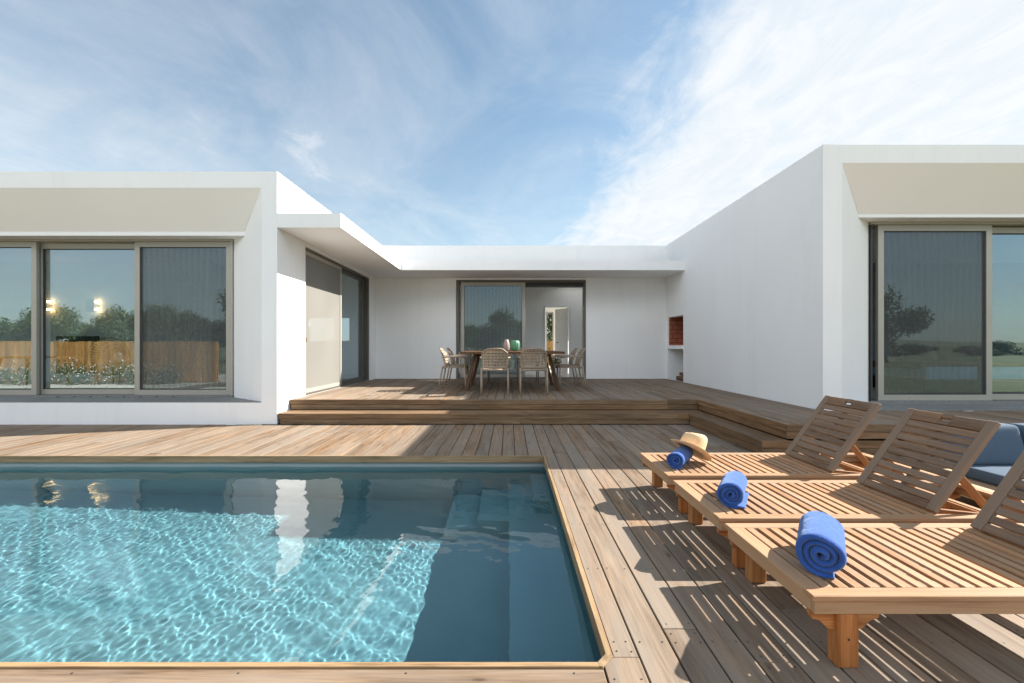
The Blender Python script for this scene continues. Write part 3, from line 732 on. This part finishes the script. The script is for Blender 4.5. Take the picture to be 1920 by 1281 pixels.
# ------------------------------------------------------------------ towels
def towel(name, c0, c1, dia, label, tail=0., squash=.86, seed=1):
    rnd = random.Random(seed)
    c0 = Vector(c0); c1 = Vector(c1); ax = (c1-c0); L = ax.length; ax.normalize(); side = ax.cross(Vector((0, 0, 1))).normalized()
    Rm = dia/2; turns = 3.1; th0 = Rm/(turns+.5); prof = []; n = 150
    for i in range(n+1):
        t = i/n; a = t*turns*2*math.pi - 1.75; r = th0*.30+(Rm-th0*.35)*t
        wob = 1+.035*math.sin(a*2+seed)+.03*math.sin(a*3.1+seed*2)
        prof.append((r*wob*math.cos(a), r*wob*math.sin(a)*squash))
    if tail:
        # unroll the last bit flat on the slats
        x, y = prof[-1]
    P0 = [Vector(p) for p in prof]; nm = []
    for i in range(len(P0)):
        d_ = (P0[min(i+1, n)]-P0[max(i-1, 0)]).normalized(); nm.append(Vector((-d_.y, d_.x)))
    vs = []; gc = []; K = 22; m = len(P0)
    for j in range(K+1):
        s = j/K; e = min(s, 1-s)*L
        thf = math.sqrt(max(0, 1-(1-min(1, e/.012))**2)) if e < .012 else 1
        thf = max(thf, .15)
        off = L*s
        for i in range(m):
            th = th0*.465*thf
            u_ = i/n
            shift = .010*math.sin(u_*9+seed)*(1-u_)*(1 if s < .5 else -1)*min(1, abs(s-.5)*4)   # layers stick out unevenly
            jj = 1+.012*noise.noise(Vector((i*.11, j*.22, seed)))*2
            for sg in (1, -1):
                q_ = (P0[i]+nm[i]*th*sg)*jj
                v = c0+ax*(off+shift)+side*q_.x+Vector((0, 0, 1))*(q_.y+Rm*squash)
                vs.append(v)
    W2 = 2*m; fs = []
    for j in range(K):
        for i in range(m-1):
            a = j*W2+2*i; b_ = a+W2
            fs.append((a, a+2, b_+2, b_)); fs.append((a+1, b_+1, b_+3, a+3))
        a = j*W2; b_ = a+W2; fs.append((a, b_, b_+1, a+1)); a += 2*(m-1); b_ += 2*(m-1); fs.append((a, a+1, b_+1, b_))
    for j in (0, K):
        for i in range(m-1):
            a = j*W2+2*i; fs.append((a, a+1, a+3, a+2))
    mb = MB(); mb.add(vs, fs, smooth=True)
    if tail:
        # loose end lying flat beside the roll
        tv = []; KK = 10
        for j in range(K+1):
            s = j/K
            for i in range(KK+1):
                f_ = i/KK; x = -.01+f_*(Rm+tail); z = .0065+.006*math.sin(f_*3)*math.sin(s*5+1)**2*(1-f_)
                for sg in (1, -1): tv.append(c0+ax*(L*s*.99+.002)+side*x+Vector((0, 0, z+sg*.0055*(1 if 0 < i < KK and 0 < j < K else .3))))
        tf = []; W3 = 2*(KK+1)
        for j in range(K):
            for i in range(KK):
                a = j*W3+2*i; b_ = a+W3; tf.append((a, a+2, b_+2, b_)); tf.append((a+1, b_+1, b_+3, a+3))
        for j in (0, K):
            for i in range(KK): a = j*W3+2*i; tf.append((a, a+1, a+3, a+2))
        for i in (0, KK):
            for j in range(K): a = j*W3+2*i; tf.append((a, a+1, a+W3+1, a+W3))
        mb.add(tv, tf, smooth=True)
    o = mb.build(name, M['towel']); tag(o, label, 'towel', 'rolled blue towels on the loungers'); return o
ZT_ = .2735
towel('rolled_towel', (1.215, 1.77, ZT_), (1.405, 2.04, ZT_), .176, 'large rolled blue towel on the front lounger', 0, .92, 3)
towel('rolled_towel', (1.235, 2.535, ZT_), (1.395, 2.80, ZT_), .150, 'rolled blue towel with its end hanging loose, on the middle lounger', .006, .9, 5)
towel('rolled_towel', (1.215, 3.33, ZT_), (1.40, 3.60, ZT_), .128, 'small rolled blue towel under the straw hat, on the rear lounger', 0, .95, 8)
# ------------------------------------------------------------------ hat
def make_hat():
    vs = []; fs = []; n = 48
    prof = [(.150, .012), (.138, .004), (.115, .0), (.095, .001), (.088, .008), (.086, .035), (.085, .08), (.080, .118), (.064, .138), (.036, .136), (.012, .126), (0.0001, .124)]
    for j, (r, z) in enumerate(prof):
        for k in range(n):
            a = 2*math.pi*k/n; x = r*math.cos(a)*1.12; y = r*math.sin(a)*.92
            if r > .1: z2 = z+.014*(abs(math.sin(a))**2)*(r-.095)/.055 - .012*(abs(math.cos(a))**3)*(r-.095)/.055
            else:
                z2 = z
                if z > .05:
                    t = (z-.05)/.05; y *= 1-.22*t*max(0, math.cos(a)); z2 += .012*t*math.cos(a)
                    z2 -= .022*max(0, 1-(y/.03)**2)*max(0, 1-r/.09)
            vs.append((x, y, z2))
    m = len(prof)
    for j in range(m-1):
        for k in range(n):
            k2 = (k+1) % n; fs.append((j*n+k, j*n+k2, (j+1)*n+k2, (j+1)*n+k))
    mb = MB(); mb.add(vs, fs, smooth=True); o = mb.build('straw_hat', M['straw'])
    so = o.modifiers.new('thick', 'SOLIDIFY'); so.thickness = .004; so.offset = 0
    sb = o.modifiers.new('sub', 'SUBSURF'); sb.levels = 1; sb.render_levels = 2
    return o
hat = make_hat(); hat.location = (1.392, 3.50, .375); hat.rotation_euler = (R(-10), R(31), R(4))
tag(hat, 'light straw fedora hat propped tilted on a rolled blue towel', 'hat')

# ------------------------------------------------------------------ low sofa
sofa = empty('lounge_sofa', (3.14, 2.4, 0), 'low wooden platform sofa with blue-grey cushions behind the loungers', 'sofa')
b = MB(); x = 0
for wdt in (.045, .145, .145, .145, .145, .145, .145, .145, .145, .145): b.box(x, x+wdt-.006, 0, 1.25, .165, .19, bev=.002); x += wdt
b.box(.003, x-.003, .003, .025, .11, .164, bev=.002); b.box(.006, .026, .03, 1.22, .13, .164, bev=.002)
b.build('platform', M['pale_wood'], sofa)
for xx in (.16, 1.2):
    for yy in (.12, 1.08):
        b = MB(); b.box(xx, xx+.07, yy, yy+.07, 0, .164, bev=.003); b.build('leg', M['pale_wood'], sofa)
def cushion(name, x0, x1, y0, y1, z0, z1, parent, lean=0., taper=0., bev=.035):
    bm = bmesh.new(); bmesh.ops.create_cube(bm, size=1)
    for v in bm.verts: v.co = Vector(((x0+x1)/2+v.co.x*(x1-x0), (y0+y1)/2+v.co.y*(y1-y0), (z0+z1)/2+v.co.z*(z1-z0)))
    bmesh.ops.bevel(bm, geom=bm.edges[:], offset=bev, segments=4, affect='EDGES', profile=.6)
    bmesh.ops.subdivide_edges(bm, edges=[e for e in bm.edges if e.calc_length() > .12], cuts=6, use_grid_fill=True)
    cx, cz = (x0+x1)/2, (z0+z1)/2
    for v in bm.verts:
        u = (v.co.x-cx)/((x1-x0)/2); w2 = (v.co.z-cz)/((z1-z0)/2); t = (v.co.z-z0)/(z1-z0); uy = (v.co.y-(y0+y1)/2)/((y1-y0)/2)
        if (z1-z0) > (y1-y0): v.co.y += -math.copysign(.018, -uy)*max(0, 1-u*u)*max(0, 1-w2*w2)*abs(uy)
        else: v.co.z += .014*max(0, 1-u*u)*max(0, 1-uy*uy)*(1 if w2 > 0 else 0)
        v.co.y += lean*t; v.co.x = cx+(v.co.x-cx)*(1-taper*t)
    me = bpy.data.meshes.new(name); bm.to_mesh(me); bm.free(); me.materials.append(M['seat_blue'])
    for p_ in me.polygons: p_.use_smooth = True
    o = bpy.data.objects.new(name, me); COL.objects.link(o); o.parent = parent; return o
cushion('seat_cushion', .27, 1.33, .10, 1.07, .191, .275, sofa, bev=.02)
cushion('back_cushion', .25, .80, 1.03, 1.17, .270, .565, sofa, .07, .06)
cushion('back_cushion', .815, 1.34, 1.03, 1.17, .268, .562, sofa, .07, .06)

# ------------------------------------------------------------------ dining table and chairs
TY = 9.35
tab = empty('dining_table', (.055, TY, TZ), 'large dark brown wooden dining table with slanting plank legs on the terrace', 'table')
b = MB(); 
for i in range(7): b.box(-.965, .965, -1.0+i*.2858, -1.0+(i+1)*.2858-.003, .705, .75, bev=.003)
b.build('tabletop', M['table'], tab)
for sx in (-1, 1):
    for sy in (-1, 1):
        b = MB(); b.bar((sx*.70, sy*.62, .704), (sx*.88, sy*.66, .0), .13, .06, up=(0, 1, 0) if False else (sx, 0, .1), bev=.004)
        b.build('leg', M['table'], tab)
    b = MB(); b.bar((sx*.71, -.66, .67), (sx*.71, .66, .67), .07, .06, bev=.003); b.build('crossbeam', M['table'], tab)
def make_chair():
    """facing +y; rear legs at y=-.27, front legs at y=.25"""
    root = empty('dining_chair', (0, 0, 0), '-', 'chair', 'woven taupe armchairs around the dining table')
    def gridshell(nu, nv, fn, hole, name, th):
        vs = [fn(-1+2*i/nu, j/nv) for j in range(nv+1) for i in range(nu+1)]
        fs = [(j*(nu+1)+i, j*(nu+1)+i+1, (j+1)*(nu+1)+i+1, (j+1)*(nu+1)+i) for j in range(nv) for i in range(nu) if not hole(i, j)]
        mb = MB(); mb.add(vs, fs, smooth=True); o = mb.build(name, M['chair'], root)
        so = o.modifiers.new('thick', 'SOLIDIFY'); so.thickness = th; so.offset = 0; return o
    def bfn(u, v):
        z = .46+.345*v; wd = .225*(1-max(0, (v-.72)/.28)**3*.15)
        if v > .72: z -= .055*abs(u)**5*((v-.72)/.28)
        return (u*wd, -.19-.10*v**1.6+.055*u*u, z)
    gridshell(30, 28, bfn, lambda i, j: 3 <= j <= 24 and (j-3) % 4 < 2 and 2 <= i <= 27 and (i-2) % 4 < 2, 'backrest', .012)
    def sfn(u, v): return (u*.225, -.20+.42*v, .445-.012*(1-u*u)+.012*v*0)
    gridshell(21, 19, sfn, lambda i, j: 3 <= j <= 16 and (j-3) % 3 < 1 and 2 <= i <= 18 and (i-2) % 3 < 1, 'seat', .016)
    fr = MB()
    # rim of the back, arms and seat rail
    rim = [bfn(-1, t/8) for t in range(9)] + [bfn(-1+2*t/10, 1) for t in range(1, 10)] + [bfn(1, 1-t/8) for t in range(9)]
    fr.tube(rim, .012, 6)
    for s in (-1, 1):
        fr.tube([(s*.225, -.21, .635), (s*.26, -.10, .648), (s*.265, .10, .645), (s*.255, .22, .628), (s*.245, .235, .60), (s*.24, .235, .44)], [.011, .014, .014, .013, .012, .012], 8)
        fr.tube([(s*.225, -.20, .44), (s*.235, .23, .44)], .013, 6)
    fr.tube([(-.235, .23, .44), (.235, .23, .44)], .013, 6); fr.tube([(-.225, -.2, .43), (.225, -.2, .43)], .02, 6)
    fr.build('arm_frame', M['chair'], root)
    for s in (-1, 1):
        b = MB(); b.tube([(s*.232, -.195, .47), (s*.235, -.285, 0)], [.018, .013], 8); b.build('leg', M['chair'], root)
        b = MB(); b.tube([(s*.238, .225, .45), (s*.245, .25, 0)], [.017, .012], 8); b.build('leg', M['chair'], root)
    return root
c0 = make_chair()
cpos = [((-.255, 8.175), 0, 'left one of the two woven chairs turning their backs to the pool'),
        ((.430, 8.175), 0, 'right one of the two woven chairs turning their backs to the pool'),
        ((-1.08, 8.96), -90, 'nearer chair on the left end of the dining table, back toward the screened side door'),
        ((-1.08, 9.98), -90, 'farther chair on the left end of the dining table'),
        ((1.20, 8.96), 90, 'nearer chair on the right end of the dining table, in front of the doorway'),
        ((1.20, 9.98), 90, 'farther chair on the right end of the dining table'),
        ((-.25, 10.78), 180, 'left chair on the house side of the table, mostly hidden'),
        ((.43, 10.78), 180, 'right chair on the house side of the table, mostly hidden behind the vases')]
for i, ((x, y), a, lb) in enumerate(cpos):
    o = c0 if i == 0 else copy_tree(c0)
    o.location = (x, y, TZ+.001); o.rotation_euler = (0, 0, R(a)); o['label'] = lb
def ribbed(name, m, x, y, prof, lobes, depth, lb):
    b = MB(); b.lathe(prof, 72, (0, 0, 0), 0, lobes, depth); o = b.build(name, m); o.location = (x, y, TZ+.7515); tag(o, lb, 'vase'); return o
ribbed('vase', M['pink'], -.055, 9.2, [(.0001, 0), (.04, .0), (.055, .03), (.064, .09), (.055, .16), (.036, .225), (.03, .232), (.028, .22), (.04, .15), (.001, .03)], 10, .10, 'slim pink ribbed vase on the dining table')
ribbed('vase', M['green'], .115, 9.1, [(.0001, 0), (.05, .0), (.078, .025), (.095, .08), (.097, .14), (.085, .19), (.065, .212), (.05, .215), (.045, .2), (.08, .12), (.001, .03)], 14, .12, 'round green ribbed cactus-like vase on the dining table')

# ------------------------------------------------------------------ firewood in the niche
b = MB()
for i in range(3): b.bar((4.2+i*.14, NY0+.06, TZ+.06), (4.2+i*.14, NY0+.52, TZ+.06), .12, .11, bev=.01)
b.bar((4.27, NY0+.08, TZ+.17), (4.27, NY0+.5, TZ+.165), .12, .08, bev=.01); b.bar((4.42, NY0+.08, TZ+.17), (4.42, NY0+.45, TZ+.17), .13, .09, bev=.01)
tag(b.build('firewood_stack', M['log']), 'small stack of split firewood in the niche under the barbecue', 'firewood')

# ------------------------------------------------------------------ things seen through the glass
def sconce(x, lb):
    o = empty('wall_sconce', (x, 11.0, 2.15), lb, 'wall lamp', 'lit wall sconces inside the left room')
    b = MB(); b.prism([(-.24, -.15), (-.24, .15), (-.235, .155), (-.10, .13), (-.10, .12), (-.225, .142), (-.225, -.142), (-.10, -.12), (-.10, -.13), (-.235, -.155)], 'x', -.09, .09); b.box(-.02, .02, -.09, -.002, -.02, .02)
    b.build('shade', M['white'], o)
    for z_ in (-.125, .07):
        b = MB(); b.box(-.045, .045, -.10, -.04, z_, z_+.055); b.build('bulb', M['bulb'], o)
sconce(-11.05, 'left of the two lit wall sconces seen through the window')
sconce(-9.92, 'right of the two lit wall sconces seen through the window')
dt = empty('indoor_table', (-9.35, 8.9, TZ), 'small pale wooden table with splayed legs seen through the left window', 'table')
b = MB(); b.box(-.55, .55, -.4, .4, .62, .65, bev=.005); b.build('tabletop', M['pale_wood'], dt)
for sx in (-1, 1):
    for sy in (-1, 1):
        b = MB(); b.tube([(sx*.32, sy*.24, .62), (sx*.46, sy*.34, 0)], [.03, .018], 8); b.build('leg', M['pale_wood'], dt)
wc = empty('wicker_chair', (-8.55, 9.9, TZ), 'round rattan tub chair seen through the left window', 'chair')
b = MB()
for k in range(40):
    a = k*math.pi*2/40
    b.tube([(0.12*math.cos(a), .05, .62+.12*math.sin(a)), (.28*math.cos(a), -.02, .62+.26*math.sin(a)), (.44*math.cos(a), -.16, .64+.40*math.sin(a))], .006, 5)
for r_, y_ in ((.44, -.16), (.36, -.08), (.28, -.02), (.2, .02), (.12, .05)):
    b.tube([(r_*math.cos(a*math.pi/16), y_, .63+r_*.92*math.sin(a*math.pi/16)) for a in range(33)], .012 if r_ > .4 else .006, 6, cap=False)
b.build('shell', M['wicker'], wc)
for sx in (-1, 1):
    for sy in (-1, 1):
        b = MB(); b.tube([(sx*.18, sy*.12, .38), (sx*.28, sy*.25, 0)], [.016, .012], 6); b.build('leg', M['wicker'], wc)
b = MB(); b.box(-10.9, -9.9, 10.94, 10.995, TZ+.2, 1.42, bev=.004); tag(b.build('fireplace_panel', M['black']), 'black rectangular fireplace panel on the back wall under the sconces', 'fireplace')
bed = empty('bed', (8.4, 8.9, TZ), 'low bed with brown blanket and blue sheet seen through the right window', 'bed')
b = MB(); b.box(-1.1, 1.5, -.9, .9, .05, .25, bev=.02); b.build('base', M['black'], bed)
cs = cushion('mattress', -1.05, 1.45, -.88, .88, .25, .48, bed, bev=.05); cs.data.materials[0] = M['bed_blue']
cs = cushion('blanket', -1.12, 1.2, -.80, .80, .44, .55, bed, bev=.05); cs.data.materials[0] = M['blanket']
for xx in (-.75, .1):
    cs = cushion('pillow', xx, xx+.62, -.1, .1, .55, .86, bed, .2, .1, .05); cs.data.materials[0] = M['black']
ip = empty('potted_plant', (1.35, 13.2, TZ), 'pale leafy potted plant standing inside the open glass door', 'plant')
b = MB(); b.lathe([(.001, 0), (.10, 0), (.13, .2), (.12, .22), (.11, .2), (.001, .18)], 20); b.build('pot', M['white'], ip)
b = MB(); rr = random.Random(3)
def leafquad(mb, c, s, rr, rnd=None, n=None):
    v = n or Vector((rr.gauss(0, 1), rr.gauss(0, 1), rr.gauss(0, 1))).normalized(); u = v.orthogonal().normalized()
    u = (Matrix.Rotation(rr.uniform(0, 6.28), 3, v) @ u); w3 = v.cross(u)
    mb.add([c-u*s, c+w3*s*.45, c+u*s, c-w3*s*.45], [(0, 1, 2, 3)], rnd=rnd if rnd is not None else rr.random())
for i in range(180):
    d_ = Vector((rr.gauss(0, 1), rr.gauss(0, 1), rr.gauss(0, 1))).normalized()*rr.uniform(.03, .17); leafquad(b, Vector((0, 0, .36))+d_, .05, rr)
b.build('foliage', M['leaf'], ip)

# ------------------------------------------------------------------ garden behind the camera and behind the house (seen in the glass)
def fence(x0, x1, y, h, z0, lb, gap=.01, wb=.14, dy=0):
    o = empty('timber_fence', ((x0+x1)/2, y, z0), lb, 'fence'); b = MB(); x = x0; cx = (x0+x1)/2
    while x < x1: b.box(x-cx, x-cx+wb-gap, -.012, .012, .03, h+random.uniform(-.015, .015)); x += wb
    b.build('boards', M['fence'], o)
    for z in (.35, h-.35):
        b = MB(); b.box(x0-cx, x1-cx, -.06, -.0125, z, z+.09); b.build('rail', M['fence'], o)
    return o
fence(-24, -12.8, -5.0, 1.82, -.42, 'orange-brown timber fence reflected in the left windows')
fence(-10, 9, 24.0, 1.9, -.42, 'orange-brown board fence behind the house seen through the far doorway')
def make_tree(seed, hgt, rad, nleaf=4200, leaf=.16, lb='-', grp=None, conif=False):
    rr = random.Random(seed); o = empty('tree', (0, 0, 0), lb, 'tree', grp)
    b = MB(); th = hgt*.38; lean = Vector((rr.uniform(-.3, .3), rr.uniform(-.3, .3), 0))
    b.tube([(0, 0, -.1), lean*.4+Vector((0, 0, th*.5)), lean+Vector((0, 0, th)), lean*1.2+Vector((0, 0, hgt*.8))], [.16, .13, .10, .03], 8)
    blobs = []
    for i in range(11):
        a = rr.uniform(0, 6.28); q = rr.uniform(.25, 1)*rad*.72; c = lean+Vector((q*math.cos(a), q*math.sin(a), rr.uniform(hgt*.38, hgt*.88)))
        blobs.append((c, rad*rr.uniform(.26, .46))); b.tube([lean*.8+Vector((0, 0, th*rr.uniform(.6, 1.))), (lean+c)/2+Vector((0, 0, .2)), c], [.06, .04, .015], 5)
    b.build('trunk', M['bark'], o); b = MB()
    for i in range(nleaf):
        c, r_ = blobs[rr.randrange(len(blobs))]; d_ = Vector((rr.gauss(0, 1), rr.gauss(0, 1), rr.gauss(0, 1)*.8)).normalized()*r_*rr.uniform(.35, 1.12)
        leafquad(b, c+d_, leaf*rr.uniform(.7, 1.3), rr)
    b.build('crown', M['leaf'], o); return o
GT = 'trees on the far side of the garden reflected in the glass'
tps = [make_tree(11, 6.3, 3.0, lb='bushy green tree in the tree line reflected in the glass', grp=GT),
       make_tree(12, 5.6, 2.8, lb='bushy green tree in the tree line reflected in the glass', grp=GT),
       make_tree(13, 7.0, 3.2, lb='bushy green tree in the tree line reflected in the glass', grp=GT)]
rr = random.Random(5); k = 0
x = -62
while x < 14:
    for row in (0, 1):
        o = tps[k] if k < 3 else copy_tree(tps[k % 3])
        o.location = (x+rr.uniform(-.8, .8)+row*1.7, -34-row*4+rr.uniform(-1.5, 1.5), -.42-.5*rr.random()); o.rotation_euler = (0, 0, rr.uniform(0, 6.28))
        s_ = rr.uniform(.8, 1.1); o.scale = (s_, s_, s_*rr.uniform(.72, 1.18)*(.9 if x < -20 else 1.02)); k += 1
    x += 3.5
o = make_tree(31, 7.4, 4.3, 8000, .2, lb='spreading tree reflected in the left part of the right window'); o.location = (37.5, -32, -.42)
o = make_tree(33, 5.0, 1.8, 2500, .12, lb='green tree behind the house seen through the side door'); o.location = (-8.4, 27, -.42)
o = make_tree(35, 4.2, 1.2, 1800, .10, lb='slim green tree beyond the far doorway window'); o.location = (2.55, 27, -.42)
for i, (x_, y_) in enumerate(((48, -62), (55, -66), (63, -64), (74, -70), (83, -66), (92, -72), (36, -60), (27, -64))):
    o = copy_tree(tps[i % 3]); o.location = (x_, y_, -2.0); o.scale = (1.5, 1.5, .6); o['label'] = 'low distant tree on the horizon reflected in the right window'; o['group'] = 'distant trees reflected in the right window'
# flowering bushes in front of the fence
def bush(seed):
    rr = random.Random(seed); o = empty('flowering_bush', (0, 0, 0), 'low bush with white flowers in front of the fence, reflected in the left window', 'bush', 'white flowering bushes along the fence')
    b = MB(); f = MB()
    for i in range(900):
        d_ = Vector((rr.gauss(0, .35), rr.gauss(0, .25), abs(rr.gauss(.35, .22)))); leafquad(b, d_, .045, rr)
        if i % 6 == 0: leafquad(f, d_*1.08+Vector((0, 0, .05)), .04, rr)
    b.build('foliage', M['leaf'], o); f.build('flowers', M['petal'], o); return o
b0 = bush(1)
for i, x in enumerate((-21.5, -20.0, -19.2, -18.0, -16.9, -15.6, -14.6)):
    o = b0 if i == 0 else copy_tree(b0)
    o.location = (x, -4.3+.3*(i % 2), -.42); o.rotation_euler = (0, 0, i*1.3); o.scale = (1, 1, .9+.12*(i % 3))
# low hill on the horizon
hl = MB(); vs = []; fs = []; n = 90
for i in range(n+1):
    a = -math.pi*.98+i/n*math.pi*.96
    for j, (r_, q) in enumerate(((330, 0), (420, 1), (520, 0))):
        vs.append((r_*math.cos(a), r_*math.sin(a), -.5+q*(5+4*noise.noise(Vector((i*.13, 0, 2)))+1.5*noise.noise(Vector((i*.7, 3, 2))))))
for i in range(n):
    for j in range(2): a = i*3+j; fs.append((a, a+1, a+4, a+3))
hl.add(vs, fs, smooth=True); tag(hl.build('hills', M['grass']), kind='structure')
